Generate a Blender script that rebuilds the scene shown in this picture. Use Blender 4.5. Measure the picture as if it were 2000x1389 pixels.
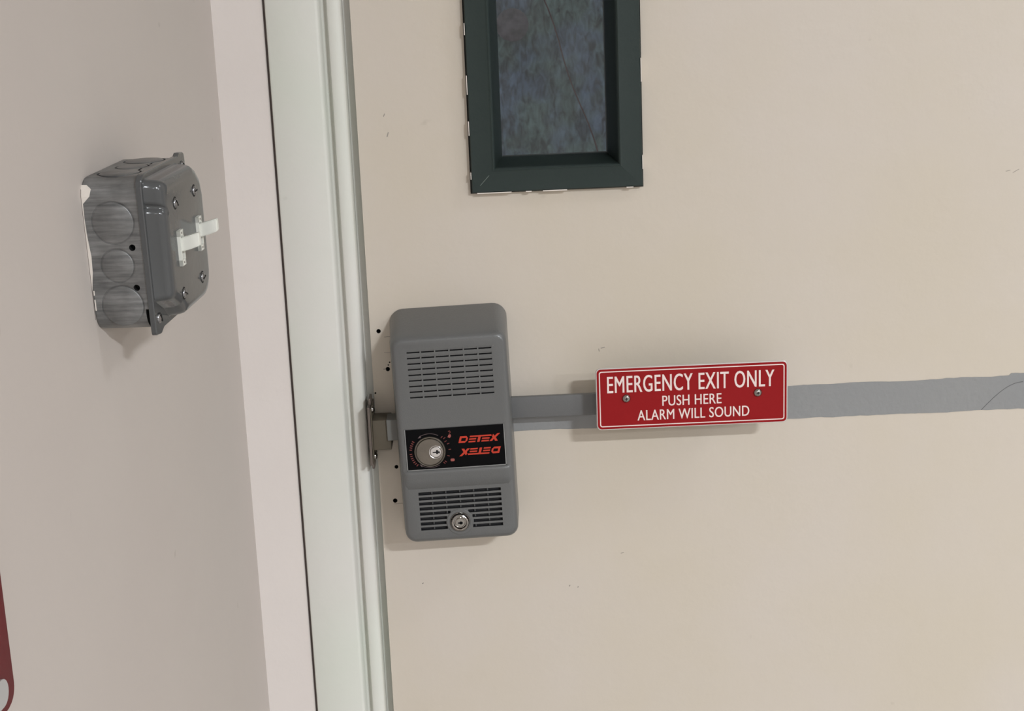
import bpy, bmesh, math, random
from mathutils import Vector, Matrix
random.seed(4)
scn = bpy.context.scene
for o in list(bpy.data.objects): bpy.data.objects.remove(o)

# ------------------------------------------------ camera
cam = bpy.data.cameras.new('camera'); camo = bpy.data.objects.new('camera', cam)
scn.collection.objects.link(camo)
cam.sensor_width = 36; cam.lens = 2900 / 2000 * 36; cam.clip_start = 0.01
RIGHT = Vector((0.9988798975816313, -0.02673738897135574, -0.039039239724978095))
DOWN = Vector((-0.04416698055277241, -0.23082554200324668, -0.971992205209362))
FWD = Vector((0.016977279998895794, 0.9726277197313996, -0.23174790349415733))
M = Matrix((RIGHT, -DOWN, -FWD)).transposed().to_4x4()
M.translation = Vector((0.0335, -1.3, 1.4245))
camo.matrix_world = M
scn.camera = camo

# ------------------------------------------------ world, lights, exposure
w = bpy.data.worlds.new('world'); scn.world = w; w.use_nodes = True
w.node_tree.nodes['Background'].inputs[0].default_value = (0.42, 0.5, 0.62, 1)
w.node_tree.nodes['Background'].inputs[1].default_value = 0.62
vs = scn.view_settings
vs.view_transform = 'Standard'; vs.look = 'None'; vs.gamma = 1; vs.use_curve_mapping = False
vs.exposure = -0.05

PHI = math.radians(5)
UP = math.pi
def area(name, loc, sx, sy, power, col=(.95, 1.0, 1.06), rotz=0):
    l = bpy.data.lights.new(name, 'AREA'); l.shape = 'RECTANGLE'; l.size = sx; l.size_y = sy
    l.energy = power; l.color = col
    o = bpy.data.objects.new(name, l); scn.collection.objects.link(o)
    o.location = loc; o.rotation_euler = (0, 0, rotz)
    return o
CEIL = 2.62
LIGHTS = [(1.5, -3.0, .40, .16, 143), (3.4, -4.2, .50, .20, 104), (.35, -4.6, .5, .3, 32), (1.6, -.75, .5, .3, 9)]
for (x, y, sx, sy, p) in LIGHTS:
    area('ceiling_lamp', (x, y, CEIL - .03), sx, sy, p)

# ------------------------------------------------ materials
def nod(name):
    m = bpy.data.materials.new(name); m.use_nodes = True
    nt = m.node_tree
    return m, nt, nt.nodes['Principled BSDF']
def plain(name, col, rough=.5, metal=0., spec=.5, bump=0., bscale=300, coat=0., noise=0., nscale=6.):
    m, nt, b = nod(name)
    b.inputs['Base Color'].default_value = (*col, 1); b.inputs['Roughness'].default_value = rough
    b.inputs['Metallic'].default_value = metal; b.inputs['Specular IOR Level'].default_value = spec
    b.inputs['Coat Weight'].default_value = coat; b.inputs['Coat Roughness'].default_value = .12
    tc = nt.nodes.new('ShaderNodeTexCoord')
    if noise:
        n = nt.nodes.new('ShaderNodeTexNoise'); n.inputs['Scale'].default_value = nscale; n.inputs['Detail'].default_value = 4
        nt.links.new(tc.outputs['Object'], n.inputs['Vector'])
        r = nt.nodes.new('ShaderNodeValToRGB')
        r.color_ramp.elements[0].position = .35; r.color_ramp.elements[1].position = .65
        r.color_ramp.elements[0].color = (*[c * (1 - noise) for c in col], 1)
        r.color_ramp.elements[1].color = (*[min(1, c * (1 + noise)) for c in col], 1)
        nt.links.new(n.outputs['Fac'], r.inputs[0]); nt.links.new(r.outputs[0], b.inputs['Base Color'])
    if bump:
        n2 = nt.nodes.new('ShaderNodeTexNoise'); n2.inputs['Scale'].default_value = bscale; n2.inputs['Detail'].default_value = 3
        nt.links.new(tc.outputs['Object'], n2.inputs['Vector'])
        bp = nt.nodes.new('ShaderNodeBump'); bp.inputs['Strength'].default_value = bump; bp.inputs['Distance'].default_value = .001
        nt.links.new(n2.outputs['Fac'], bp.inputs['Height']); nt.links.new(bp.outputs[0], b.inputs['Normal'])
    return m
def wallpaint(name, a, b_, rough=.45, scale=4., bump=.25, bs=90, spec=.4):
    """two-tone worn paint: large soft drift between two close tints, brushed orange-peel relief"""
    m, nt, b = nod(name)
    b.inputs['Roughness'].default_value = rough; b.inputs['Specular IOR Level'].default_value = spec
    tc = nt.nodes.new('ShaderNodeTexCoord')
    n = nt.nodes.new('ShaderNodeTexNoise'); n.inputs['Scale'].default_value = scale; n.inputs['Detail'].default_value = 5
    n.inputs['Roughness'].default_value = .55
    nt.links.new(tc.outputs['Object'], n.inputs['Vector'])
    r = nt.nodes.new('ShaderNodeValToRGB'); r.color_ramp.elements[0].position = .38; r.color_ramp.elements[1].position = .62
    r.color_ramp.elements[0].color = (*a, 1); r.color_ramp.elements[1].color = (*b_, 1)
    nt.links.new(n.outputs['Fac'], r.inputs[0])
    # small scuffs
    v = nt.nodes.new('ShaderNodeTexNoise'); v.inputs['Scale'].default_value = 38; v.inputs['Detail'].default_value = 2
    nt.links.new(tc.outputs['Object'], v.inputs['Vector'])
    vr = nt.nodes.new('ShaderNodeValToRGB'); vr.color_ramp.elements[0].position = .735; vr.color_ramp.elements[1].position = .78
    nt.links.new(v.outputs['Fac'], vr.inputs[0])
    mx = nt.nodes.new('ShaderNodeMixRGB'); mx.blend_type = 'MULTIPLY'; mx.inputs[2].default_value = (.86, .85, .84, 1)
    nt.links.new(vr.outputs[0], mx.inputs[0]); nt.links.new(r.outputs[0], mx.inputs[1]); nt.links.new(mx.outputs[0], b.inputs['Base Color'])
    n2 = nt.nodes.new('ShaderNodeTexNoise'); n2.inputs['Scale'].default_value = bs; n2.inputs['Detail'].default_value = 4
    nt.links.new(tc.outputs['Object'], n2.inputs['Vector'])
    bp = nt.nodes.new('ShaderNodeBump'); bp.inputs['Strength'].default_value = bump; bp.inputs['Distance'].default_value = .001
    nt.links.new(n2.outputs['Fac'], bp.inputs['Height']); nt.links.new(bp.outputs[0], b.inputs['Normal'])
    return m
M_door = wallpaint('door_paint', (.580, .515, .425), (.592, .530, .462), .42)
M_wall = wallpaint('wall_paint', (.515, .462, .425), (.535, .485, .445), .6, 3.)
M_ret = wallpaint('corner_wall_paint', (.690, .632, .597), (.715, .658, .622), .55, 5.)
M_frame = wallpaint('frame_paint', (.655, .672, .605), (.690, .675, .632), .38, 5., .35, 60)
M_ceil = plain('ceiling_white', (.75, .74, .70), .9)
M_floor = plain('floor_tile', (.33, .31, .28), .5, noise=.06)
M_dark = plain('dark_gap', (.16, .13, .12), .9)
M_black = plain('black_inside', (.006, .006, .006), .8)
M_mesh = plain('speaker_mesh', (.018, .018, .02), .7)
M_grey = plain('grey_enamel', (.118, .119, .117), .32, spec=.5, bump=.15, bscale=900)
M_bar = plain('bar_grey', (.130, .131, .131), .42, bump=.1, bscale=700)
M_cover = plain('cover_enamel', (.074, .076, .077), .17, spec=.35, coat=.12, bump=.05, bscale=250)
M_stripe = wallpaint('stripe_paint', (.248, .250, .250), (.262, .262, .258), .5, 9., .5, 160)
M_green = plain('window_frame_green', (.027, .038, .035), .5, spec=.2, bump=.1, bscale=400)
M_bevel = plain('window_bevel_dark_green', (.013, .020, .018), .5, spec=.15)  # inner slope of the rails, a darker green than their face
M_red = plain('sign_red', (.27, .009, .011), .5, spec=.12)
M_white = plain('print_white', (.80, .66, .62), .5)
M_alu = plain('aluminium_edge', (.70, .68, .66), .5, .8)
M_chrome = plain('chrome', (.36, .34, .32), .12, 1.)
M_nickel = plain('satin_nickel', (.20, .18, .155), .36, 1., bump=.15, bscale=400, noise=.08, nscale=60)
M_nickel2 = plain('bright_nickel', (.72, .70, .70), .25, 1.)
M_steel = plain('stainless_bronze', (.095, .080, .058), .55, .0, spec=.25)
M_steel2 = plain('strike_steel', (.16, .135, .12), .38, .7)
M_label = plain('label_black', (.003, .003, .0035), .5, spec=.06)
M_orange = plain('logo_red', (.50, .052, .030), .6, spec=.1)
M_dimred = plain('print_dim_red', (.16, .03, .025), .6)
M_dimgrey = plain('print_dim_grey', (.13, .09, .09), .6)
M_plastic = plain('white_plastic', (.74, .74, .68), .35)
M_paintblob = plain('white_paint_smear', (.72, .66, .60), .5, bump=.3, bscale=400)
M_redbox = plain('red_box', (.125, .010, .014), .5, spec=.15)
M_greyface = plain('grey_white_face', (.40, .39, .38), .4)
M_cable = plain('dull_red_cable', (.10, .022, .022), .6)

def galv():
    m, nt, b = nod('galvanised_steel')
    tc = nt.nodes.new('ShaderNodeTexCoord'); mp = nt.nodes.new('ShaderNodeMapping')
    mp.inputs['Scale'].default_value = (28, 320, 320)
    nt.links.new(tc.outputs['Object'], mp.inputs['Vector'])
    mp2 = nt.nodes.new('ShaderNodeMapping'); mp2.inputs['Scale'].default_value = (28, 60, 330)
    nt.links.new(tc.outputs['Object'], mp2.inputs['Vector'])
    n = nt.nodes.new('ShaderNodeTexNoise'); n.inputs['Scale'].default_value = 1; n.inputs['Detail'].default_value = 5
    n.inputs['Roughness'].default_value = .6
    nt.links.new(mp2.outputs[0], n.inputs['Vector'])
    r = nt.nodes.new('ShaderNodeValToRGB'); r.color_ramp.elements[0].position = .3; r.color_ramp.elements[1].position = .7
    r.color_ramp.elements[0].color = (.105, .106, .106, 1); r.color_ramp.elements[1].color = (.25, .25, .247, 1)
    nt.links.new(n.outputs['Fac'], r.inputs[0])
    n3 = nt.nodes.new('ShaderNodeTexNoise'); n3.inputs['Scale'].default_value = 70; n3.inputs['Detail'].default_value = 3
    nt.links.new(tc.outputs['Object'], n3.inputs['Vector'])
    mx = nt.nodes.new('ShaderNodeMixRGB'); mx.blend_type = 'OVERLAY'; mx.inputs[0].default_value = .5
    nt.links.new(r.outputs[0], mx.inputs[1]); nt.links.new(n3.outputs['Fac'], mx.inputs[2])
    nt.links.new(mx.outputs[0], b.inputs['Base Color'])
    b.inputs['Metallic'].default_value = .45; b.inputs['Roughness'].default_value = .38
    bp = nt.nodes.new('ShaderNodeBump'); bp.inputs['Strength'].default_value = .25; bp.inputs['Distance'].default_value = .0006
    nt.links.new(n.outputs['Fac'], bp.inputs['Height']); nt.links.new(bp.outputs[0], b.inputs['Normal'])
    return m
M_galv = galv()
def glassmat():
    m, nt, b = nod('dusty_glass')
    out = nt.nodes['Material Output']
    tr = nt.nodes.new('ShaderNodeBsdfTransparent'); tr.inputs[0].default_value = (.85, .88, .88, 1)
    gl = nt.nodes.new('ShaderNodeBsdfGlossy'); gl.inputs['Roughness'].default_value = .03
    df = nt.nodes.new('ShaderNodeBsdfDiffuse'); df.inputs[0].default_value = (.45, .5, .5, 1)
    fr = nt.nodes.new('ShaderNodeFresnel'); fr.inputs[0].default_value = 1.5
    m1 = nt.nodes.new('ShaderNodeMixShader'); m2 = nt.nodes.new('ShaderNodeMixShader')
    tc = nt.nodes.new('ShaderNodeTexCoord'); n = nt.nodes.new('ShaderNodeTexNoise'); n.inputs['Scale'].default_value = 26; n.inputs['Detail'].default_value = 6
    nt.links.new(tc.outputs['Object'], n.inputs['Vector'])
    mr = nt.nodes.new('ShaderNodeMapRange'); mr.inputs['From Min'].default_value = .4; mr.inputs['From Max'].default_value = .75
    mr.inputs['To Min'].default_value = .01; mr.inputs['To Max'].default_value = .05
    nt.links.new(n.outputs['Fac'], mr.inputs[0]); nt.links.new(mr.outputs[0], m1.inputs[0])
    nt.links.new(tr.outputs[0], m1.inputs[1]); nt.links.new(df.outputs[0], m1.inputs[2])
    nt.links.new(fr.outputs[0], m2.inputs[0]); nt.links.new(m1.outputs[0], m2.inputs[1]); nt.links.new(gl.outputs[0], m2.inputs[2])
    nt.links.new(m2.outputs[0], out.inputs[0])
    return m
M_glass = glassmat()
def outsidemat():
    m, nt, b = nod('rough_outside_surface')
    tc = nt.nodes.new('ShaderNodeTexCoord'); mp = nt.nodes.new('ShaderNodeMapping')
    mp.inputs['Scale'].default_value = (95, 95, 42)
    nt.links.new(tc.outputs['Object'], mp.inputs['Vector'])
    n = nt.nodes.new('ShaderNodeTexNoise'); n.inputs['Scale'].default_value = 1; n.inputs['Detail'].default_value = 4; n.inputs['Distortion'].default_value = .6
    nt.links.new(mp.outputs[0], n.inputs['Vector'])
    r = nt.nodes.new('ShaderNodeValToRGB'); r.color_ramp.elements[0].position = .34; r.color_ramp.elements[1].position = .70
    r.color_ramp.elements[0].color = (.055, .072, .070, 1); r.color_ramp.elements[1].color = (.34, .41, .375, 1)
    nt.links.new(n.outputs['Fac'], r.inputs[0])
    n2 = nt.nodes.new('ShaderNodeTexNoise'); n2.inputs['Scale'].default_value = 9; n2.inputs['Detail'].default_value = 2
    nt.links.new(tc.outputs['Object'], n2.inputs['Vector'])
    r2 = nt.nodes.new('ShaderNodeValToRGB'); r2.color_ramp.elements[0].position = .45; r2.color_ramp.elements[1].position = .58
    r2.color_ramp.elements[0].color = (.9, 1, .92, 1); r2.color_ramp.elements[1].color = (.86, .90, 1.25, 1)
    nt.links.new(n2.outputs['Fac'], r2.inputs[0])
    mx = nt.nodes.new('ShaderNodeMixRGB'); mx.blend_type = 'MULTIPLY'; mx.inputs[0].default_value = 1
    nt.links.new(r.outputs[0], mx.inputs[1]); nt.links.new(r2.outputs[0], mx.inputs[2])
    nt.links.new(mx.outputs[0], b.inputs['Base Color']); b.inputs['Roughness'].default_value = .9
    return m
M_out = outsidemat()
M_stain = plain('pink_stain', (.16, .115, .12), .9, noise=.45, nscale=70)

# ------------------------------------------------ helpers
def link(o): scn.collection.objects.link(o); return o
def mesh_obj(name, bm, mats, parent=None, smooth=False, loc=None, rot=None):
    me = bpy.data.meshes.new(name)
    bmesh.ops.recalc_face_normals(bm, faces=bm.faces)
    bm.to_mesh(me); bm.free()
    for m in (mats if isinstance(mats, (list, tuple)) else [mats]): me.materials.append(m)
    if smooth:
        me.shade_smooth()
        try: me.set_sharp_from_angle(angle=math.radians(smooth if smooth is not True else 35))
        except Exception: pass
    o = bpy.data.objects.new(name, me); link(o)
    if parent is not None: o.parent = parent
    if loc: o.location = loc
    if rot: o.rotation_euler = rot
    return o
def empty(name, loc, rot=(0, 0, 0)):
    o = bpy.data.objects.new(name, None); link(o); o.location = loc; o.rotation_euler = rot; o.empty_display_size = .02
    return o
def tag(o, label=None, cat=None, group=None, kind=None):
    if label: o['label'] = label
    if cat: o['category'] = cat
    if group: o['group'] = group
    if kind: o['kind'] = kind
    return o
def box(bm, x0, x1, y0, y1, z0, z1, mi=0, bev=0.):
    vs_ = [bm.verts.new(p) for p in ((x0, y0, z0), (x1, y0, z0), (x1, y1, z0), (x0, y1, z0), (x0, y0, z1), (x1, y0, z1), (x1, y1, z1), (x0, y1, z1))]
    fs = []
    for q in ((0, 3, 2, 1), (4, 5, 6, 7), (0, 1, 5, 4), (1, 2, 6, 5), (2, 3, 7, 6), (3, 0, 4, 7)):
        f = bm.faces.new([vs_[i] for i in q]); f.material_index = mi; fs.append(f)
    if bev:
        es = list({e for f in fs for e in f.edges})
        bmesh.ops.bevel(bm, geom=es, offset=bev, segments=3, profile=.5, affect='EDGES')
    return fs
def rrect(x0, x1, z0, z1, r, n=6):
    if not isinstance(r, (tuple, list)): r = (r,) * 4      # bl, br, tr, tl
    pts = []
    for (cx, cz, a0, rr) in ((x0 + r[0], z0 + r[0], 180, r[0]), (x1 - r[1], z0 + r[1], 270, r[1]), (x1 - r[2], z1 - r[2], 0, r[2]), (x0 + r[3], z1 - r[3], 90, r[3])):
        for i in range(n + 1):
            a = math.radians(a0 + 90 * i / n); pts.append((cx + rr * math.cos(a), cz + rr * math.sin(a)))
    return pts
def loft(bm, rings, cap0=True, cap1=True, mi=0):
    V = [[bm.verts.new(p) for p in r] for r in rings]
    n = len(V[0])
    for a, b in zip(V, V[1:]):
        for i in range(n):
            f = bm.faces.new((a[i], a[(i + 1) % n], b[(i + 1) % n], b[i])); f.material_index = mi
    if cap0: bm.faces.new(V[0]).material_index = mi
    if cap1: bm.faces.new(V[-1]).material_index = mi
def lathe(bm, prof, c=(0, 0, 0), axis='y', n=32, mi=0):
    """prof: (radius, height along the outward axis).  axis 'y' = outward is -y, 'x' = outward is +x"""
    rings = []
    for r, h in prof:
        ring = []
        for i in range(n):
            a = 2 * math.pi * i / n
            if axis == 'y': ring.append((c[0] + r * math.cos(a), c[1] - h, c[2] + r * math.sin(a)))
            elif axis == 'x': ring.append((c[0] + h, c[1] + r * math.cos(a), c[2] + r * math.sin(a)))
            else: ring.append((c[0] + r * math.cos(a), c[1] + r * math.sin(a), c[2] + h))
        rings.append(ring)
    loft(bm, rings, True, True, mi)
def prism(bm, pts, y0, y1, mi=0):
    """outline in (x, z) between two y"""
    loft(bm, [[(x, y0, z) for x, z in pts], [(x, y1, z) for x, z in pts]], mi=mi)
def extrude_z(bm, pts, z0, z1, mi=0):
    loft(bm, [[(x, y, z0) for x, y in pts], [(x, y, z1) for x, y in pts]], mi=mi)
def boolean(o, cut_bm, mats):
    cut = mesh_obj('cutter', cut_bm, mats)
    if o.parent is not None: cut.parent = o.parent
    md = o.modifiers.new('b', 'BOOLEAN'); md.operation = 'DIFFERENCE'; md.solver = 'EXACT'; md.object = cut
    dg = bpy.context.evaluated_depsgraph_get(); dg.update()
    me = bpy.data.meshes.new_from_object(o.evaluated_get(dg))
    o.modifiers.clear()
    if len(me.polygons) < 4: print('BOOLEAN FAILED', o.name); bpy.data.objects.remove(cut); return o
    old = o.data; o.data = me; me.name = old.name
    bpy.data.objects.remove(cut)
    return o
def mm(v): return v / 1000.

# ------------------------------------------------ room shell
CX, CY = -0.1852, -0.012                     # inner corner of left wall and the strip of wall beside the frame
U = Vector((math.sin(PHI), math.cos(PHI), 0)); N = Vector((math.cos(PHI), -math.sin(PHI), 0))
def slab(name, pts, z0, z1, m, parent=None, kind='structure', smooth=False):
    bm = bmesh.new(); extrude_z(bm, pts, z0, z1)
    o = mesh_obj(name, bm, m, parent, smooth)
    if kind and parent is None: o['kind'] = kind
    return o
Lw = 6.2
pA = Vector((CX, CY, 0)); pB = pA - U * Lw
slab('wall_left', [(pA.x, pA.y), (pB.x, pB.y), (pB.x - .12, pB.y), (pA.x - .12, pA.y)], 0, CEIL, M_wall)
# short return of wall between the corner and the frame
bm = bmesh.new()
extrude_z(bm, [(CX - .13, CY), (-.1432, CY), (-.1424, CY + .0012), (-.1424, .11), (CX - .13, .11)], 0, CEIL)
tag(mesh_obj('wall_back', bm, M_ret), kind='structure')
bm = bmesh.new(); box(bm, -.1424, -.1388, CY + .004, .05, 0, 2.2)
tag(mesh_obj('trim_3', bm, M_dark), kind='structure')          # open joint beside the frame
def frame_profile():
    fy = -.0150
    return [(-.1402, .10), (-.1402, fy + .0025), (-.1396, fy + .0008), (-.1380, fy), (-.0985, fy), (-.0968, fy + .0004), (-.0958, fy + .0016),
            (-.0950, fy + .0050), (-.0935, fy + .0085), (-.0905, fy + .0100), (-.0893, fy + .0085), (-.0889, fy + .0045), (-.0880, fy + .0022),
            (-.0864, fy + .0014), (-.0795, fy + .0022), (-.0778, fy + .0032), (-.0770, fy + .0052), (-.0768, .012), (-.0705, .013), (-.0705, .10)]
bm = bmesh.new(); extrude_z(bm, frame_profile(), 0, 2.16)
tag(mesh_obj('trim_1', bm, M_frame, smooth=40), kind='structure')
bm = bmesh.new(); extrude_z(bm, [(.8675 - (x + .0705) - .0, y) for x, y in frame_profile()], 0, 2.16)
tag(mesh_obj('trim_2', bm, M_frame, smooth=40), kind='structure')
bm = bmesh.new(); box(bm, -.1388, .937, -.0150, .10, 2.105, 2.165)
tag(mesh_obj('trim_4', bm, M_frame), kind='structure')
slab('wall_right_of_door', [(.937, CY), (4.6, CY), (4.6, .11), (.937, .11)], 0, CEIL, M_ret).name = 'wall_front'
bm = bmesh.new(); box(bm, -.1424, .937, CY, .11, 2.2, CEIL)
tag(mesh_obj('wall_above', bm, M_ret), kind='structure')
slab('wall_right', [(4.6, .11), (4.72, .11), (4.72, -6.3), (4.6, -6.3)], 0, CEIL, M_wall)
slab('wall_behind', [(-1.2, -6.2), (4.72, -6.2), (4.72, -6.32), (-1.2, -6.32)], 0, CEIL, M_wall)
bm = bmesh.new(); box(bm, -1.2, 4.72, -6.32, .11, -.1, 0); tag(mesh_obj('floor', bm, M_floor), kind='structure')
bm = bmesh.new(); box(bm, -1.2, 4.72, -6.32, .11, CEIL, CEIL + .1); tag(mesh_obj('ceiling', bm, M_ceil), kind='structure')
# rough vertical surface beyond the window
bm = bmesh.new()
nx, nz = 40, 60
g = [[bm.verts.new((-.6 + 1.6 * i / nx, 1.5 + random.uniform(-.004, .004), .4 + 2.2 * j / nz)) for i in range(nx + 1)] for j in range(nz + 1)]
for j in range(nz):
    for i in range(nx): bm.faces.new((g[j][i], g[j][i + 1], g[j + 1][i + 1], g[j + 1][i]))
ret = bmesh.ops.extrude_face_region(bm, geom=bm.faces[:])
for v in [e for e in ret['geom'] if isinstance(e, bmesh.types.BMVert)]: v.co.y += .15
tag(mesh_obj('wall_outside', bm, M_out, smooth=60), kind='structure')

# ------------------------------------------------ door
door = empty('door_1', (0, 0, 0)); door['kind'] = 'structure'
WX0, WX1, WZ0, WZ1 = .0269, .1763, 1.2633, 1.93
bm = bmesh.new(); box(bm, -.0698, .860, 0, .044, .008, 2.10)
leaf = mesh_obj('door_slab', bm, [M_door, M_black], door)
cb = bmesh.new(); box(cb, WX0 + .012, WX1 - .012, -.01, .06, WZ0 + .012, WZ1 - .012)
HOLES = [(-.0622, 1.1425, 2.0), (-.0560, 1.1073, 2.0), (-.0535, 1.0150, 1.8), (-.0565, .9826, 2.1), (-.0715 + .003, 1.0855, .8),
         (.5205, 1.0690, 2.2), (.5205, 1.0556, 2.4), (.3326, 1.0505, 1.2), (-.0540, 1.1135, .7), (-.0553, 1.1110, .6)]
for hx, hz, r in HOLES:
    lathe(cb, [(mm(r), -.010), (mm(r), .004)], (hx, 0, hz), 'y', 14, 1)
boolean(leaf, cb, [M_door, M_black])
# old painted stripe, thin skin of paint with ragged edges
def ragged(x0, x1, z, amp, step=.004, up=1):
    out = []; x = x0; v = 0
    while x < x1:
        v = v * .7 + random.uniform(-amp, amp); out.append((x, z + v)); x += step * random.uniform(.5, 1.5)
    out.append((x1, z)); return out
bm = bmesh.new()
low = ragged(.0450, .5900, 1.0438, .0003); top = ragged(.0450, .5900, 1.0752, .00028)
top = [(x, z + (.0022 if x > .508 else (.0004 if x > .45 else 0))) for x, z in top]
prism(bm, low + top[::-1], -.00045, .0008)
tag(mesh_obj('painted_stripe', bm, M_stripe, door), 'flat grey painted band with ragged edges')
# pencil arc on the stripe and small score marks
def polytube(bm, pts, r, n=6):
    rings = []
    for i, p in enumerate(pts):
        p = Vector(p); a = Vector(pts[max(0, i - 1)]); b = Vector(pts[min(len(pts) - 1, i + 1)])
        t = (b - a).normalized(); s = t.cross(Vector((0, 1, 0)) if abs(t.y) < .9 else Vector((1, 0, 0))).normalized(); q = t.cross(s)
        rings.append([tuple(p + (s * math.cos(2 * math.pi * k / n) + q * math.sin(2 * math.pi * k / n)) * r) for k in range(n)])
    loft(bm, rings)
bm = bmesh.new()
polytube(bm, [(.4836 + .0375 * i / 14, -.0006, 1.0442 + .0250 * math.sin(i / 14 * math.pi / 2)) for i in range(15)], .00022)
mesh_obj('scribed_arc', bm, plain('pencil', (.12, .12, .12), .8), door)
bm = bmesh.new()
for (x0, z0, x1, z1, r) in [(-.0575, 1.1370, -.0515, 1.1372, .2), (-.0585, 1.1225, -.0515, 1.1226, .18), (-.0575, .9795, -.049, .9797, .2),
                            (-.0600, 1.1073, -.0575, 1.1073, .4), (.1345, 1.1176, .1350, 1.1150, .3), (.1365, 1.1180, .1400, 1.1186, .3)]:
    polytube(bm, [(x0, -.0001, z0), (x1, -.0001, z1)], mm(r))
for (x, z, l, a, r) in [(-.0465, 1.332, .0028, 1.2, .35), (-.0445, 1.3145, .0042, 1.25, .4), (.4982, 1.262, .004, .2, .2), (.5045, 1.2605, .006, .5, .2),
                     (.1010, .8905, .0015, 1, .4), (.109, .889, .0012, 1, .4), (-.036, .9000, .0015, .5, .4), (.150, .921, .003, .2, .25)]:
    polytube(bm, [(x, -.0001, z), (x + l * math.cos(a), -.0001, z + l * math.sin(a))], mm(r))
mesh_obj('scuff_mark', bm, plain('scuff', (.33, .30, .27), .8), door)

# window in the door : four mitred frame rails + glass
PROF = [(0, .002), (0, -.0068), (.0008, -.008), (.0178, -.008), (.0192, -.0086), (.0203, -.0078), (.0212, -.0058), (.0262, .014), (.0282, .021), (.0282, .030), (.012, .030), (.010, .002)]
def rail(name, side):
    bm = bmesh.new()
    def at(w_, y, end):
        x0, x1, z0, z1 = WX0 + w_, WX1 - w_, WZ0 + w_, WZ1 - w_
        return {'l': ((x0, y, z0), (x0, y, z1)), 'r': ((x1, y, z0), (x1, y, z1)), 'b': ((x0, y, z0), (x1, y, z0)), 't': ((x0, y, z1), (x1, y, z1))}[side][end]
    V0 = [bm.verts.new(at(a, b, 0)) for a, b in PROF]; V1 = [bm.verts.new(at(a, b, 1)) for a, b in PROF]
    n = len(PROF)
    for i in range(n): bm.faces.new((V0[i], V0[(i + 1) % n], V1[(i + 1) % n], V1[i])).material_index = 1 if i in (6, 7) else 0
    bm.faces.new(V0); bm.faces.new(V1)
    return mesh_obj(name, bm, [M_green, M_bevel], door, smooth=25)
for s in 'blrt': rail('window_frame_rail', s)
bm = bmesh.new(); box(bm, WX0 + .0265, WX1 - .0265, .0205, .0265, WZ0 + .0265, WZ1 - .0265)
mesh_obj('glass_pane', bm, M_glass, door)
# dark outline painted as edge shadow / chipped cream specks round the frame
bm = bmesh.new()
x = WX0 + .002
pts_out = []
def chip(bm, x, z, l, r, vert=False):
    prism(bm, [(x, z), (x + (r if vert else l), z + random.uniform(-.0001, .0001)), (x + (r if vert else l), z + (l if vert else r)), (x, z + (l if vert else r))], -.0083, .0)
for (a, l) in ((.0045, .030), (.047, .005), (.062, .021), (.135, .006)):
    chip(bm, WX0 + a, WZ0 - .0007, l, .0008)
for (a, l) in ((.012, .006), (.05, .012), (.085, .016), (.135, .01)):
    chip(bm, WX0 - .0006, WZ0 + a, l, .0007, True)
for (a, l) in ((.015, .012), (.09, .02),):
    chip(bm, WX1 - .0002, WZ0 + a, l, .0007, True)
mesh_obj('paint_chip', bm, M_paintblob, door)
bm = bmesh.new()
ol = [(WX0 - .0012, WZ0 - .0012), (WX1 + .0012, WZ0 - .0012), (WX1 + .0012, WZ1), (WX0 - .0012, WZ1)]
prism(bm, ol, -.0004, .001)
mesh_obj('window_shadow_outline', bm, M_black, door)  # thin black sheet drawn as the shadow round the frame's outer edge
cb = bmesh.new(); box(cb, WX0 + .011, WX1 - .011, -.01, .01, WZ0 + .011, WZ1 - .011)
boolean(bpy.data.objects['window_shadow_outline'], cb, M_black)

# mitre seam, light scratch
bm = bmesh.new(); polytube(bm, [(WX0 + .0075, -.0081, WZ0 + .0065), (WX0 + .0155, -.0081, WZ0 + .0150)], .00025)
tag(mesh_obj('mitre_scratch', bm, plain('scratch_grey', (.16, .19, .17), .6), door), 'pale scratch along the mitred corner')
# scratches and wire ends caught in the glass
bm = bmesh.new()
random.seed(9)
for _ in range(26):
    x = random.uniform(.058, .146); z = random.uniform(1.295, 1.46); a = random.choice((.85, 2.25)) + random.uniform(-.2, .2); l = random.uniform(.002, .006)
    polytube(bm, [(x, .0203, z), (x + l * math.cos(a), .0203, z + l * math.sin(a))], .00009, 4)
tag(mesh_obj('glass_scratches', bm, plain('scratch_pale', (.16, .18, .18), .6), door), 'fine pale scratches across the glass', kind='stuff')

# thin red line beyond the glass
bm = bmesh.new()
P0, P1 = Vector((.161, 1.485, 1.44)), Vector((.258, 1.485, 1.14))
polytube(bm, [tuple(P0.lerp(P1, i / 10) + Vector((.003 * math.sin(i * .9), 0, 0))) for i in range(11)], .0013)
tag(mesh_obj('cable', bm, M_cable), 'thin dull red cord slanting behind the door glass', 'cord')
bm = bmesh.new()
lathe(bm, [(.03, -.012), (.03, .0), (.022, .003), (.012, .0045)], (.107, 1.485, 1.383), 'y', 18)
tag(mesh_obj('round_knot', bm, M_stain), 'blurred pinkish brown round spot behind the upper left of the glass', 'spot')

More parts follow.
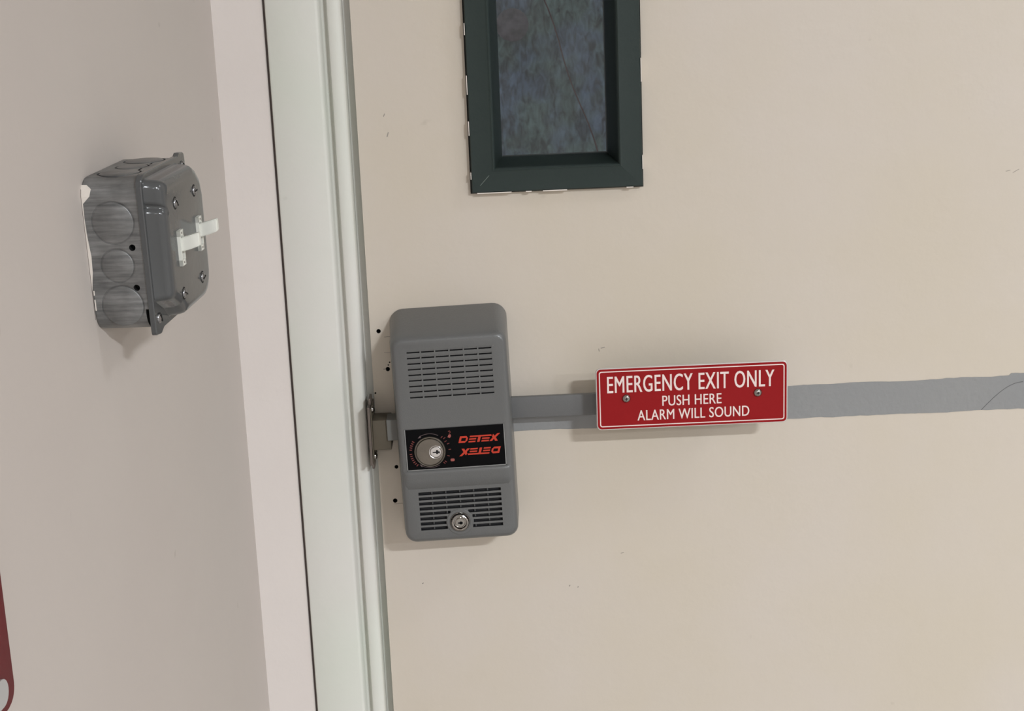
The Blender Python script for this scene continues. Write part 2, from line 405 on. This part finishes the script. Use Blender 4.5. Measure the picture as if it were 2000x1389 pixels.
# ------------------------------------------------ exit alarm
AX, AZ = .0025, 1.0500
al = empty('exit_alarm', (AX, 0, AZ), (0, math.radians(-1.3), 0))
tag(al, 'grey metal exit alarm box with black keyed label, mounted on the door beside the frame', 'door alarm')
def ring(y, hwl, hwr, z0, z1, r):
    return [(x, y, z) for x, z in rrect(-hwl, hwr, z0, z1, r, 7)]
zb, zt = -.0955, .1130
bm = bmesh.new()
loft(bm, [ring(-.0002, .0520, .0525, zb, zt, .0125), ring(-.002, .0520, .0525, zb, zt, .0125),
          ring(-.0435, .0502, .0507, zb + .004, zt - .0140, .0105), ring(-.0460, .0499, .0504, zb + .0050, zt - .0153, .010),
          ring(-.0480, .0491, .0496, zb + .0062, zt - .0165, .009), ring(-.0494, .0478, .0483, zb + .0078, zt - .0180, .0078),
          ring(-.0500, .0462, .0467, zb + .0096, zt - .0200, .0062)])
cover = mesh_obj('cover', bm, [M_grey, M_mesh, M_black], al)
cb = bmesh.new()
# label pocket
box(cb, -.0440, .0440, -.060, -.0488, -.0232, .0152, 0)
boolean(cover, cb, [M_grey, M_mesh])
# upper grille: shallow embossed slots with a narrow open slit along the foot of each
gx0, gx1 = -.0363, .0372
seg = (gx1 - gx0 + .0011) / 6
for ps in (0, 1):
    cb = bmesh.new()
    for r_ in range(9):
        z = .0845 - r_ * .00503
        for k in range(6):
            x = gx0 + k * seg
            if ps == 0: prism(cb, rrect(x, x + seg - .0011, z - .0008, z + .0012, .0004, 2), -.056, -.0495, 0)
            else: box(cb, x + .00007, x + seg - .00117, -.0561, -.0470, z - .00131, z - .00023, 1)
    boolean(cover, cb, [M_grey, M_mesh])
cb = bmesh.new()
# lower grille: open slots showing black speaker mesh
vx0, vx1 = -.0358, .0372
seg2 = (vx1 - vx0 + .0011) / 6
KX, KZ = -.0008, -.0728
RZ = [-.0447 - r_ * .00468 for r_ in range(8)]
for z in RZ:
    dz = abs(z - KZ); rr = .0122
    if dz < rr:
        h = math.sqrt(rr * rr - dz * dz); rows = [(vx0, KX - h), (KX + h, vx1)]
    else: rows = [(vx0, vx1)]
    for x0, x1 in rows: box(cb, x0, x1, -.056, -.0458, z - .00140, z + .00140, 1)
boolean(cover, cb, [M_grey, M_mesh])
while len(cover.data.materials) < 3: cover.data.materials.append(M_black)
cover.data.shade_smooth(); cover.data.set_sharp_from_angle(angle=math.radians(28))
# thin ribs inside the slots of the lower grille
bm = bmesh.new()
for z in RZ:
    for k in range(5):
        x = vx0 + (k + 1) * seg2 - .0011
        if (x - KX) ** 2 + (z - KZ) ** 2 < .0135 ** 2: continue
        box(bm, x, x + .0011, -.0478, -.0460, z - .00145, z + .00145)
mesh_obj('grille_ribs', bm, plain('rib_dark', (.07, .07, .07), .5), al)['kind'] = 'stuff'
# rounded ledge under the label
bm = bmesh.new()
prof = [(-.0485, -.0226), (-.0500, -.0230), (-.0512, -.0238), (-.0518, -.0250), (-.0518, -.0268), (-.0512, -.0320), (-.0501, -.0400), (-.0490, -.0410)]
rings = []
for x, s in ((-.0478, .0), (-.0465, .6), (-.0440, .92), (-.040, 1), (.040, 1), (.0445, .92), (.0470, .6), (.0482, .0)):
    rings.append([(x, -.0490 + (y + .0490) * s if y < -.0490 else y, z) for y, z in prof])
loft(bm, rings)
mesh_obj('ledge', bm, M_grey, al, smooth=50)
# label plate
lab_rot = math.radians(-.35)
bm = bmesh.new(); box(bm, -.0430, .0430, -.04935, -.0486, -.0223, .0143)
label = mesh_obj('label_plate', bm, M_label, al)
bm = bmesh.new()
for (x0, x1, z0, z1) in ((-.0437, -.0431, -.0229, .0149), (.0431, .0438, -.0229, .0149), (-.0437, .0438, -.0229, -.0224)):
    box(bm, x0, x1, -.0498, -.0486, z0, z1)
mesh_obj('label_edge_highlight', bm, plain('edge_highlight_grey', (.30, .30, .29), .35), al)  # pocket edges catching light, the highlight put in as paler grey strips
# logo drawn from strokes; unit cell then slanted
def logo_polys():
    P = []
    def q(x0, z0, x1, z1): P.append([(x0, z0), (x1, z0), (x1, z1), (x0, z1)])
    # D (hollow)
    q(0, 0, 4.2, 10)
    q(4.2, 0, 13, 2.8); q(4.2, 7.2, 13, 10)
    P.append([(13, 0), (17, 3), (17, 7), (13, 10), (13, 7.2), (13.4, 6.4), (13.4, 3.6), (13, 2.8)])
    # E as three bars
    q(20, 0, 34, 2.2); q(20, 3.9, 34, 6.0)
    # T
    q(37.5, 0, 42.5, 7.6)
    # second E
    q(46, 0, 61, 2.2); q(46, 3.9, 61, 6.0)
    # long common bar
    q(20, 7.8, 66, 10)
    # X
    P.append([(62, 0), (67.5, 0), (70.5, 3.2), (73.5, 0), (79, 0), (73.3, 5.3), (80, 11.2), (74.5, 11.2), (70.2, 7.6), (67.5, 10), (62.5, 10), (67, 5.2)])
    return P
def shear(p, k=.42): return (p[0] + p[1] * k, p[1])
def logo(parent, ox, oz, sc, flip, y):
    bm = bmesh.new()
    for poly in logo_polys():
        pts = [shear(p) for p in poly]
        if flip: pts = [(82 - a, 10 - b) for a, b in pts]
        pts = [(ox + a * sc, oz + b * sc * SV) for a, b in pts]
        prism(bm, pts, y - .00012, y + .0002)
    return mesh_obj('logo', bm, M_orange, parent)
sc = .0368 / 84; SV = 1.38
logo(label, .0027, -.0004, sc, False, -.04935)
logo(label, .0038, -.0118, sc, True, -.04935)
# printed marks round the cylinder
LX, LZ = -.0226, -.0061
def arcpts(r, a0, a1, n=12): return [(LX + r * math.cos(math.radians(a0 + (a1 - a0) * i / n)), -.0494, LZ + r * math.sin(math.radians(a0 + (a1 - a0) * i / n))) for i in range(n + 1)]
for r_, a0, a1, tri in ((.0160, 60, 122, [(LX - .0098, LZ + .0125), (LX - .0075, LZ + .0150), (LX - .0072, LZ + .0128)]),
                       (.0151, 235, 300, [(LX - .0100, LZ - .0115), (LX - .0080, LZ - .0140), (LX - .0075, LZ - .0118)])):
    bm = bmesh.new(); polytube(bm, arcpts(r_, a0, a1), .00022, 4)
    mesh_obj('printed_arc', bm, M_dimgrey, label)
    bm = bmesh.new(); prism(bm, tri, -.0496, -.0490)
    mesh_obj('printed_arrowhead', bm, M_dimgrey, label)
bm = bmesh.new(); random.seed(3)
for i in range(13):
    a = math.radians(146 + i * 6.6)
    if i in (5,): continue
    c_, s_ = math.cos(a), math.sin(a)
    for rr, ln in ((.0170, .0019),):
        px, pz = LX + rr * c_, LZ + rr * s_
        q = [(-.0011, -.00035), (.0011, -.00035), (.0011, .0001 if i % 2 else .0004), (-.0002, .0005), (-.0011, .0003)]
        prism(bm, [(px + u_ * c_ - v_ * s_, pz + u_ * s_ + v_ * c_) for u_, v_ in q], -.0496, -.0490)
for a, rr in ((48, .0165), (40, .0175), (30, .0165), (20, .0175), (2, .0175), (-18, .0168), (-38, .0168), (-44, .0165)):
    c_, s_ = math.cos(math.radians(a)), math.sin(math.radians(a)); px, pz = LX + rr * c_, LZ + rr * s_
    q = [(-.0012, -.0003), (.0010, -.0003), (.0010, .0003), (-.0012, .0003)]
    prism(bm, [(px + u_ * c_ - v_ * s_, pz + u_ * s_ + v_ * c_) for u_, v_ in q], -.0496, -.0490)
mesh_obj('printed_marks', bm, M_dimred, label)['kind'] = 'stuff'
bm = bmesh.new()   # little hand-like and lamp-like icons
cx, cz = LX + .0178, LZ + .0140
prism(bm, [(cx - .0016, cz - .0022), (cx + .0004, cz - .0030), (cx + .0016, cz - .0014), (cx + .0010, cz + .0004), (cx - .0006, cz)], -.0496, -.0490)
polytube(bm, [(cx, -.0494, cz + .0010), (cx + .0012, -.0494, cz + .0022), (cx + .0006, -.0494, cz + .0034), (cx - .0008, -.0494, cz + .0030)], .00025, 4)
cx, cz = LX + .0192, LZ - .0090
prism(bm, rrect(cx - .0018, cx + .0018, cz - .0014, cz + .0010, .0009, 3), -.0496, -.0490)
mesh_obj('printed_icon', bm, plain('icon_red', (.30, .075, .06), .6), label)
# cylinder lock
bm = bmesh.new()
lathe(bm, [(.0138, .0485), (.0138, .0512), (.0134, .0517), (.0129, .0517), (.0126, .0514), (.0126, .0506), (.0123, .0506), (.0122, .0513), (.0117, .0520), (.0095, .0521), (.0001, .0521)], (LX, 0, LZ), 'y', 48)
cyl = mesh_obj('lock_cylinder', bm, M_nickel, al, smooth=25)
tag(cyl, 'round satin metal lock cylinder')
PX, PZ = LX + .0050, LZ - .0002
bm = bmesh.new()
lathe(bm, [(.0060, .0520), (.0060, .0525), (.0057, .0528), (.0053, .0526), (.0051, .0520)], (PX, 0, PZ), 'y', 28)
mesh_obj('plug_ring', bm, M_nickel2, cyl, smooth=25)
bm = bmesh.new()
lathe(bm, [(.0046, .0515), (.0046, .0525), (.0043, .0527), (.0001, .0527)], (PX, 0, PZ), 'y', 28)
mesh_obj('key_plug', bm, M_nickel2, cyl, smooth=25)
bm = bmesh.new()
prism(bm, [(PX + 1.0 * u_, PZ + 1.35 * v_) for u_, v_ in [(-.0026, -.0004), (.0002, -.0005), (.0004, -.0012), (.0020, -.0013), (.0022, -.0007), (.0036, -.0009), (.0036, .0003),
           (.0024, .0004), (.0020, .0014), (.0006, .0014), (.0002, .0003), (-.0026, .0002)]], -.0530, -.0522)
mesh_obj('keyhole', bm, M_black, cyl)
# lower key lock
bm = bmesh.new()
lathe(bm, [(.0120, .0485), (.0120, .0503), (.0114, .0508), (.0092, .0508), (.0088, .0500)], (KX, 0, KZ), 'y', 40)
mesh_obj('lock_boss', bm, M_grey, al, smooth=30)
bm = bmesh.new()
lathe(bm, [(.0088, .0495), (.0088, .0512), (.0085, .0513), (.0085, .0500), (.0080, .0500), (.0080, .0525), (.0074, .0536), (.0066, .0540), (.0058, .0538), (.0054, .0530), (.0052, .0522), (.0001, .0522)], (KX, 0, KZ), 'y', 40)
kl = mesh_obj('key_lock', bm, M_chrome, al, smooth=22)
tag(kl, 'small chrome key lock')
bm = bmesh.new(); lathe(bm, [(.0045, .0518), (.0045, .0531), (.0038, .0536), (.0001, .0537)], (KX, 0, KZ), 'y', 24)
mesh_obj('key_plug', bm, M_chrome, kl, smooth=25)
bm = bmesh.new(); box(bm, KX - .0019, KX + .0024, -.0541, -.0532, KZ - .0005, KZ + .0006)
lathe(bm, [(.0014, .0532), (.0014, .0541)], (KX + .0008, 0, KZ), 'y', 12)
mesh_obj('keyhole', bm, M_black, kl)
bm = bmesh.new(); lathe(bm, [(.0089, .0497), (.0089, .0505), (.0082, .0505), (.0082, .0497)], (KX, 0, KZ), 'y', 32)
mesh_obj('seat_ring', bm, M_black, kl)
# base plate between cover and door, latch bolt with its housing
bm = bmesh.new(); prism(bm, rrect(-.0535, .0505, -.098, .088, .004, 3), -.0016, -.0001)
mesh_obj('base_plate', bm, plain('base_plate_paint', (.30, .30, .26), .5), al)
bm = bmesh.new(); box(bm, -.0600, -.046, -.0345, -.012, .0015, .0205, bev=.0006)
bolt = mesh_obj('latch_bolt', bm, plain('bolt_grey', (.135, .135, .125), .5, 0.), al)
bm = bmesh.new(); box(bm, -.0565, -.046, -.0352, -.0335, .0010, .0025)
# push bar
bar = empty('push_bar', (0, 0, 0)); bpy.data.objects.remove(bar)
bm = bmesh.new(); box(bm, .0470, .262, -.0215, -.0160, .0118, .0314, bev=.0008)
pb = mesh_obj('push_bar', bm, M_bar, al, rot=(0, math.radians(1.3), 0), smooth=30)
tag(pb, 'flat grey steel push arm')
bm = bmesh.new(); box(bm, .150, .2615, -.0400, -.0217, .0110, .0400, bev=.0010)
mesh_obj('paddle', bm, M_bar, pb, smooth=30)

# ------------------------------------------------ strike on the frame
st = empty('strike_keeper', (-.0722, -.02, 1.055))
tag(st, 'small tan metal strike bracket fixed to the frame edge, left of the alarm box', 'strike')
def L(x, y, z): return (x + .0722, y + .02, z - 1.055)
bm = bmesh.new()
a, b = L(-.0742, -.0335, 1.0275), L(-.0718, .002, 1.0810)
box(bm, a[0], b[0], a[1], b[1], a[2], b[2], bev=.0004)
mesh_obj('plate', bm, M_steel2, st)
bm = bmesh.new()
a, b = L(-.0716, -.0335, 1.0290), L(-.0706, .002, 1.0800)
box(bm, a[0], b[0], a[1], b[1], a[2], b[2], bev=.0003)
mesh_obj('backing_plate', bm, M_steel, st)
bm = bmesh.new()
a, b = L(-.0706, -.0320, 1.0412), L(-.0545, -.006, 1.0685)
box(bm, a[0], b[0], a[1], b[1], a[2], b[2], bev=.0006)
tag(mesh_obj('keeper_block', bm, M_steel, st, smooth=30), 'tan metal block')
for zc in (1.0772, 1.0338):
    bm = bmesh.new()
    lathe(bm, [(.0034, .0), (.0032, .0012), (.0022, .0022), (.0001, .0026)], L(-.0706, -.024, zc), 'x', 16)
    mesh_obj('screw', bm, M_chrome, st, smooth=40)
for z0, z1 in ((1.0805, 1.0868), (1.0215, 1.0280)):
    bm = bmesh.new()
    a, b = L(-.0735, -.024, z0), L(-.0712, -.006, z1)
    box(bm, a[0], b[0], a[1], b[1], a[2], b[2], bev=.0008)
    mesh_obj('bracket_ear', bm, M_steel2, st)

# ------------------------------------------------ sign
sx, sz = .2118, 1.0823
sg = empty('exit_sign', (sx, -.0425, sz), (0, 0, 0))
tag(sg, 'red rectangular emergency exit sign with white lettering, screwed to the push arm', 'sign')
W2, H2 = .0842, .0280
def srr(d, r): return rrect(-W2 + d, W2 - d, -H2 + d, H2 - d, r, 6)
bm = bmesh.new()
loft(bm, [[(x, 0, z) for x, z in srr(.0004, .0040)], [(x, -.0004, z) for x, z in srr(0, .0042)], [(x, -.0026, z) for x, z in srr(0, .0042)], [(x, -.0030, z) for x, z in srr(.0004, .0040)]])
mesh_obj('plate', bm, M_alu, sg, smooth=35)
bm = bmesh.new(); prism(bm, srr(.0009, .0036), -.0033, -.0028)
face = mesh_obj('sign_face', bm, M_red, sg)
# white outline
def ringmesh(bm, o_, i_, y0, y1):
    n = len(o_)
    A = [bm.verts.new((x, y1, z)) for x, z in o_]; B = [bm.verts.new((x, y1, z)) for x, z in i_]
    C = [bm.verts.new((x, y0, z)) for x, z in o_]; D = [bm.verts.new((x, y0, z)) for x, z in i_]
    for k in range(n):
        j = (k + 1) % n
        bm.faces.new((A[k], A[j], B[j], B[k])); bm.faces.new((A[k], C[k], C[j], A[j])); bm.faces.new((B[k], B[j], D[j], D[k]))
bm = bmesh.new(); ringmesh(bm, srr(.0028, .0022), srr(.0037, .0015), -.0031, -.0034)
mesh_obj('outline', bm, M_white, face)
def text(s, width, height, cx_, cz_, y, mat, parent, name='lettering', bold=0.0, space=1.0, heavy=.00012):
    c = bpy.data.curves.new('t', 'FONT'); c.body = s; c.size = 1; c.align_x = 'CENTER'; c.space_character = space; c.offset = bold; c.resolution_u = 4
    o = bpy.data.objects.new('t', c); link(o)
    dg = bpy.context.evaluated_depsgraph_get(); dg.update()
    me = bpy.data.meshes.new_from_object(o.evaluated_get(dg)); bpy.data.objects.remove(o)
    xs = [v.co.x for v in me.vertices]; ys = [v.co.y for v in me.vertices]
    x0, x1, y0, y1 = min(xs), max(xs), min(ys), max(ys)
    for v in me.vertices:
        px = (v.co.x - (x0 + x1) / 2) / (x1 - x0) * width + cx_; pz = (v.co.y - (y0 + y1) / 2) / (y1 - y0) * height + cz_
        v.co = (px, y, pz)
    tb_ = bmesh.new(); tb_.from_mesh(me); bmesh.ops.remove_doubles(tb_, verts=tb_.verts, dist=1e-6); bmesh.ops.recalc_face_normals(tb_, faces=tb_.faces); tb_.to_mesh(me); tb_.free(); me.shade_flat()
    cp = bmesh.new(); cp.from_mesh(me); src = me.copy()
    for q_, dx in ((1, -1), (2, 1)):
        for v in src.vertices: v.co = (v.co.x, v.co.y, v.co.z)
        t2 = src.copy()
        for v in t2.vertices: v.co.x += dx * heavy; v.co.y -= q_ * .00003
        cp.from_mesh(t2)
    cp.to_mesh(me); cp.free()
    me.name = name; me.materials.clear(); me.materials.append(mat)
    o = bpy.data.objects.new(name, me); link(o); o.parent = parent
    return o
text('EMERGENCY EXIT ONLY', .1465, .0152, -.0010, .0130, -.00345, M_white, face, space=1.08, heavy=.00020)
text('PUSH HERE', .0520, .0094, -.0002, -.0034, -.00345, M_white, face, bold=.0, space=1.05)
text('ALARM WILL SOUND', .0985, .0094, .0010, -.0158, -.00345, M_white, face, bold=.0, space=1.05)
for px_, pz_ in ((-.0578, .0002), (.0578, .0002)):
    bm = bmesh.new()
    lathe(bm, [(.0037, .0), (.0037, .0006), (.0033, .0015), (.0024, .0022), (.0012, .0025), (.0001, .0026)], (0, 0, 0), 'y', 20)
    s_ = mesh_obj('screw', bm, M_chrome, sg, smooth=50, loc=(px_, -.0032, pz_))
    bm = bmesh.new()
    box(bm, -.0015, .0015, -.0028, -.0023, -.0003, .0003); box(bm, -.0003, .0003, -.0028, -.0023, -.0015, .0015)
    mesh_obj('screw_slot', bm, M_black, s_)

# ------------------------------------------------ light switch box
ZC = 1.2795; UC = -.3155
base = Vector((-.18555, 0, 0)) + U * UC
sw = empty('switch_box', (base.x, base.y, ZC), (math.radians(2.2), 0, -PHI))
tag(sw, 'square grey steel surface box with two white toggle switches on the left wall', 'light switch')
H = .0495
def ringx(x, pts): return [(x, y, z) for y, z in pts]
def rr2(h, r, n=6): return rrect(-h, h, -h, h, r, n)
bm = bmesh.new()
loft(bm, [ringx(.0003, rr2(H - .0020, .011)), ringx(.0010, rr2(H - .0008, .012)), ringx(.0024, rr2(H, .0125)), ringx(.0375, rr2(H, .0125))])
body = mesh_obj('back_box', bm, [M_galv, M_black], sw)
KOS = [(.0200, .0215, .0140), (.0200, -.0060, .0112), (.0205, -.0325, .0140)]
def yl(bm, r0, r1, c, h0, h1, side, mi):
    """tube (annulus) whose axis is local -y (side) or +z (top)"""
    n = 36; rings = []
    for r, h in ((r0, h0), (r0, h1), (r1, h1), (r1, h0)):
        rg = []
        for i in range(n):
            a = 2 * math.pi * (i + .37) / n
            if side == 'y': rg.append((c[0] + r * math.cos(a), -h, c[1] + r * math.sin(a)))
            else: rg.append((c[0] + r * math.cos(a), c[1] + r * math.sin(a), h))
        rings.append(rg)
    V = [[bm.verts.new(p) for p in r] for r in rings]
    for k in range(4):
        a, b = V[k], V[(k + 1) % 4]
        for i in range(n):
            bm.faces.new((a[i], a[(i + 1) % n], b[(i + 1) % n], b[i])).material_index = mi
for x_, z_, r_ in KOS:
    cb = bmesh.new(); yl(cb, r_, r_ - .0009, (x_, z_), H - .0006, H + .004, 'y', 0); boolean(body, cb, [M_galv, M_black])
for y_, r_ in ((-.027, .0140), (0, .0112), (.027, .0140)):
    cb = bmesh.new(); yl(cb, r_, r_ - .0012, (.0200, y_), H - .0008, H + .004, 'z', 0); boolean(body, cb, [M_galv, M_black])
cb = bmesh.new()
for x_, z_ in ((.0305, .0052), (.0305, -.0208)):
    lathe(cb, [(.0021, H - .006), (.0021, H + .004)], (x_, 0, z_), 'y', 18, 1)
boolean(body, cb, [M_galv, M_black]); cb = bmesh.new()
for y_ in (-.013, .013):
    box(cb, .0285, .0300, y_ - .004, y_ + .004, H - .004, H + .004, 1)
box(cb, .0348, .0390, -H - .01, -H + .03, -H - .01, -.0350, 1)
boolean(body, cb, [M_galv, M_black])
body.data.shade_smooth(); body.data.set_sharp_from_angle(angle=math.radians(28))
# proud discs of the knockouts
for x_, z_, r_ in KOS:
    bm = bmesh.new(); lathe(bm, [(r_ - .0011, H - .0004), (r_ - .0011, H + .0001), (r_ - .0016, H + .0004), (.0001, H + .0004)], (x_, 0, z_), 'y', 36)
    mesh_obj('knockout', bm, M_galv, sw, smooth=40)
for y_, r_ in ((-.027, .0140), (0, .0112), (.027, .0140)):
    bm = bmesh.new(); lathe(bm, [(r_ - .0014, H - .0004), (r_ - .0014, H + .0001), (r_ - .0019, H + .0004), (.0001, H + .0004)], (.0200, y_, 0), 'z', 36)
    mesh_obj('knockout', bm, M_galv, sw, smooth=40)
# white paint smear along the wall edge
bm = bmesh.new()
zs = [.0455, .0430, .0385, .0340, .025, .014, .0, -.010, -.020, -.026]
ws = [.0040, .0072, .0062, .0016, .0014, .0018, .0030, .0026, .0012, .0003]
def hy(z):       # follow the rounded corner
    lim = H - .0125
    if z <= lim: return -H
    d = z - lim; return -(H - .0125 + math.sqrt(max(.0, .0125 ** 2 - d * d)))
L0 = [(.0006, hy(z) - .0002, z) for z in zs]; L1 = [(.0006 + w_, hy(z) - .0003, z) for z, w_ in zip(zs, ws)]
V0 = [bm.verts.new((x, y, z)) for x, y, z in L0]; V1 = [bm.verts.new(p) for p in L1]
V2 = [bm.verts.new((x, y + .0008, z)) for x, y, z in L0]; V3 = [bm.verts.new((x, y + .0008, z)) for x, y, z in L1]
for i in range(len(zs) - 1):
    bm.faces.new((V0[i], V1[i], V1[i + 1], V0[i + 1])); bm.faces.new((V2[i], V2[i + 1], V3[i + 1], V3[i])); bm.faces.new((V1[i], V3[i], V3[i + 1], V1[i + 1])); bm.faces.new((V0[i], V0[i + 1], V2[i + 1], V2[i]))
for zc, l in ((-.0235, .0015), (-.0300, .0022), (-.0335, .0015)):
    box(bm, .0022, .0029, -H - .0004, -H + .0004, zc - l, zc + l)
tag(mesh_obj('paint_smear', bm, M_paintblob, sw), 'white wall paint smeared along the back edge')
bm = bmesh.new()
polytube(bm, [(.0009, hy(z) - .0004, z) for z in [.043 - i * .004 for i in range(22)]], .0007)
mesh_obj('edge_shadow_gap', bm, M_dark, sw).name = 'edge_shadow_strip'  # dark tube drawn in as the shadow between box and wall
# cover flange
def smooth_poly(pts, n=5):
    """pts: (y,z,r) convex/concave corner rounding"""
    out = []; m = len(pts)
    for i, (y, z, r) in enumerate(pts):
        P = Vector((y, z)); A_ = Vector(pts[i - 1][:2]); B_ = Vector(pts[(i + 1) % m][:2])
        if r <= 0: out.append((y, z)); continue
        a = (A_ - P).normalized(); b = (B_ - P).normalized()
        ang = a.angle(b); d = min(r / math.tan(ang / 2), .48 * (A_ - P).length, .48 * (B_ - P).length)
        p0, p2 = P + a * d, P + b * d
        for k in range(n + 1):
            t = k / n; q = p0 * (1 - t) ** 2 + P * 2 * t * (1 - t) + p2 * t * t
            out.append((q.x, q.y))
    return out
S = .0508
flange_pts = smooth_poly([(-S, S, .010), (S - .016, S, .004), (S - .012, S + .0018, .002), (S - .001, S + .0010, .003), (S + .0008, S - .012, .003), (S, S - .016, .004),
                          (S, -S, .016), (-S + .017, -S, .004), (-S + .010, -S - .0028, .003), (-S + .0005, -S - .0015, .003), (-S, -S + .012, .004)])
def scl(pts, d): return [(y * (1 - d / S), z * (1 - d / S)) for y, z in pts]
bm = bmesh.new()
loft(bm, [ringx(.0372, flange_pts), ringx(.0400, flange_pts), ringx(.0407, scl(flange_pts, .0005))])
cov = mesh_obj('cover_plate', bm, M_cover, sw, smooth=30)
R0 = .0470
raised = smooth_poly([(-R0, R0, .012), (R0 - .020, R0, .010), (R0 - .013, R0 - .003, .004), (R0 - .003, R0 - .011, .006), (R0, R0 - .020, .008),
                      (R0, -R0, .020), (-R0 + .026, -R0, .010), (-R0 + .0175, -R0 + .008, .006), (-R0 + .009, -R0 + .0125, .006), (-R0, -R0 + .017, .006),
                      (-R0, .0270, .005), (-R0 + .0030, .0300, .004), (-R0, .0330, .005)], 6)
bm = bmesh.new()
loft(bm, [ringx(.0402, scl(raised, -.0012)), ringx(.0415, scl(raised, .0)), ringx(.0475, scl(raised, .0008)), ringx(.0502, scl(raised, .0018)), ringx(.0520, scl(raised, .0035)), ringx(.0528, scl(raised, .0058)), ringx(.0530, scl(raised, .0080))])
mesh_obj('raised_face', bm, M_cover, cov, smooth=50)
# toggles
for k, yc in enumerate((-.0230, .0230)):
    zc = -.0008 + .0006 * k
    bm = bmesh.new()
    # frame of four strips so that the slot stays open and dark
    for (y0, y1, z0, z1) in ((-.0042, -.0026, -.0116, .0116), (.0026, .0042, -.0116, .0116), (-.0042, .0042, .0078, .0116), (-.0042, .0042, -.0116, -.0078)):
        box(bm, .0526, .0552, yc + y0, yc + y1, zc + z0, zc + z1)
    tb = mesh_obj('switch_bezel', bm, M_plastic, sw)
    bm = bmesh.new(); box(bm, .0524, .0534, yc - .0030, yc + .0030, zc - .0080, zc + .0080)
    mesh_obj('switch_slot', bm, M_dark, tb)
    bm = bmesh.new()
    def lv(x, hy_, z0, z1): return [(x, yc - hy_, zc + z0), (x, yc + hy_, zc + z0), (x, yc + hy_, zc + z1), (x, yc - hy_, zc + z1)]
    loft(bm, [lv(.0528, .0024, -.0028, .0062), lv(.0600, .0026, -.0010, .0080), lv(.0655, .0029, .0008, .0096), lv(.0670, .0024, .0016, .0098)])
    bmesh.ops.bevel(bm, geom=[e for e in bm.edges], offset=.0005, segments=2, affect='EDGES')
    mesh_obj('toggle_lever', bm, M_plastic, tb, smooth=40)
    bm = bmesh.new()
    lathe(bm, [(.0007, .0550), (.0007, .0554)], (0, yc, zc - .0097), 'x', 10); lathe(bm, [(.0007, .0550), (.0007, .0554)], (0, yc, zc + .0097), 'x', 10)
    mesh_obj('rivet_dot', bm, M_dark, tb)
def screw(y_, z_, x_, r_, par, ang):
    bm = bmesh.new(); lathe(bm, [(r_, 0), (r_, .0006), (r_ * .85, .0013), (r_ * .5, .0018), (.0001, .0020)], (0, 0, 0), 'x', 18)
    s = mesh_obj('screw', bm, M_chromeb, par, smooth=50, loc=(x_, y_, z_), rot=(ang, 0, 0))
    bm = bmesh.new(); box(bm, .0012, .0022, -.0004, .0004, -r_ * .75, r_ * .75)
    mesh_obj('screw_slot', bm, M_black, s)
M_chromeb = plain('dull_screw', (.30, .30, .31), .25, 1.)
for y_, z_ in ((-.0235, .0285), (.0225, .0290), (-.0235, -.0310), (.0225, -.0305)):
    bm = bmesh.new(); lathe(bm, [(.0042, .0526), (.0042, .0531), (.0034, .0531)], (0, y_, z_), 'x', 20)
    mesh_obj('screw_recess', bm, M_black, sw)
    screw(y_, z_, .0528, .0032, sw, random.uniform(0, 3))
screw(-.0425, -.0425, .0405, .0036, sw, .5)
screw(.0435, .0430, .0405, .0036, sw, .9)

# ------------------------------------------------ red box low at the left edge of the view
Pr = Vector((-.18555, 0, 0)) + U * (-.5630)
rb = empty('wall_alarm_station', (Pr.x, Pr.y, 1.13), (0, 0, -PHI))
tag(rb, 'dark red wall box with white inset, mostly cut off at the lower left edge', 'alarm station')
bm = bmesh.new()
def rbp(d, r): return [(y, z) for y, z in rrect(-.088 + d, 0 - d, -.060 + d, .066 - d, r, 7)]
loft(bm, [ringx(.0003, rbp(0, .013)), ringx(.006, rbp(0, .013)), ringx(.0085, rbp(.0012, .012)), ringx(.0095, rbp(.003, .010))])
mesh_obj('housing', bm, M_redbox, rb, smooth=40)
bm = bmesh.new()
loft(bm, [ringx(.0090, rrect(-.082, -.0125, -.0530, -.038, .0075, 6)), ringx(.0105, rrect(-.082, -.0125, -.0530, -.038, .0075, 6))])
mesh_obj('white_inset', bm, M_greyface, rb)

# ------------------------------------------------ ceiling fixtures (out of frame)
for i, (x, y, sx_, sy_, p) in enumerate(LIGHTS):
    f = empty('ceiling_light', (x, y, CEIL))
    tag(f, ['square ceiling light behind the viewer', 'ceiling light far to the right', 'ceiling light at the back of the corridor', 'ceiling light right of the door'][i], 'ceiling light', 'ceiling lights')
    bm = bmesh.new(); hx, hy2 = sx_ / 2 + .03, sy_ / 2 + .03
    for (a0, a1, b0, b1) in ((-hx, hx, -hy2, -hy2 + .03), (-hx, hx, hy2 - .03, hy2), (-hx, -hx + .03, -hy2, hy2), (hx - .03, hx, -hy2, hy2)):
        box(bm, a0, a1, b0, b1, -.04, 0)
    mesh_obj('housing', bm, M_plastic, f)
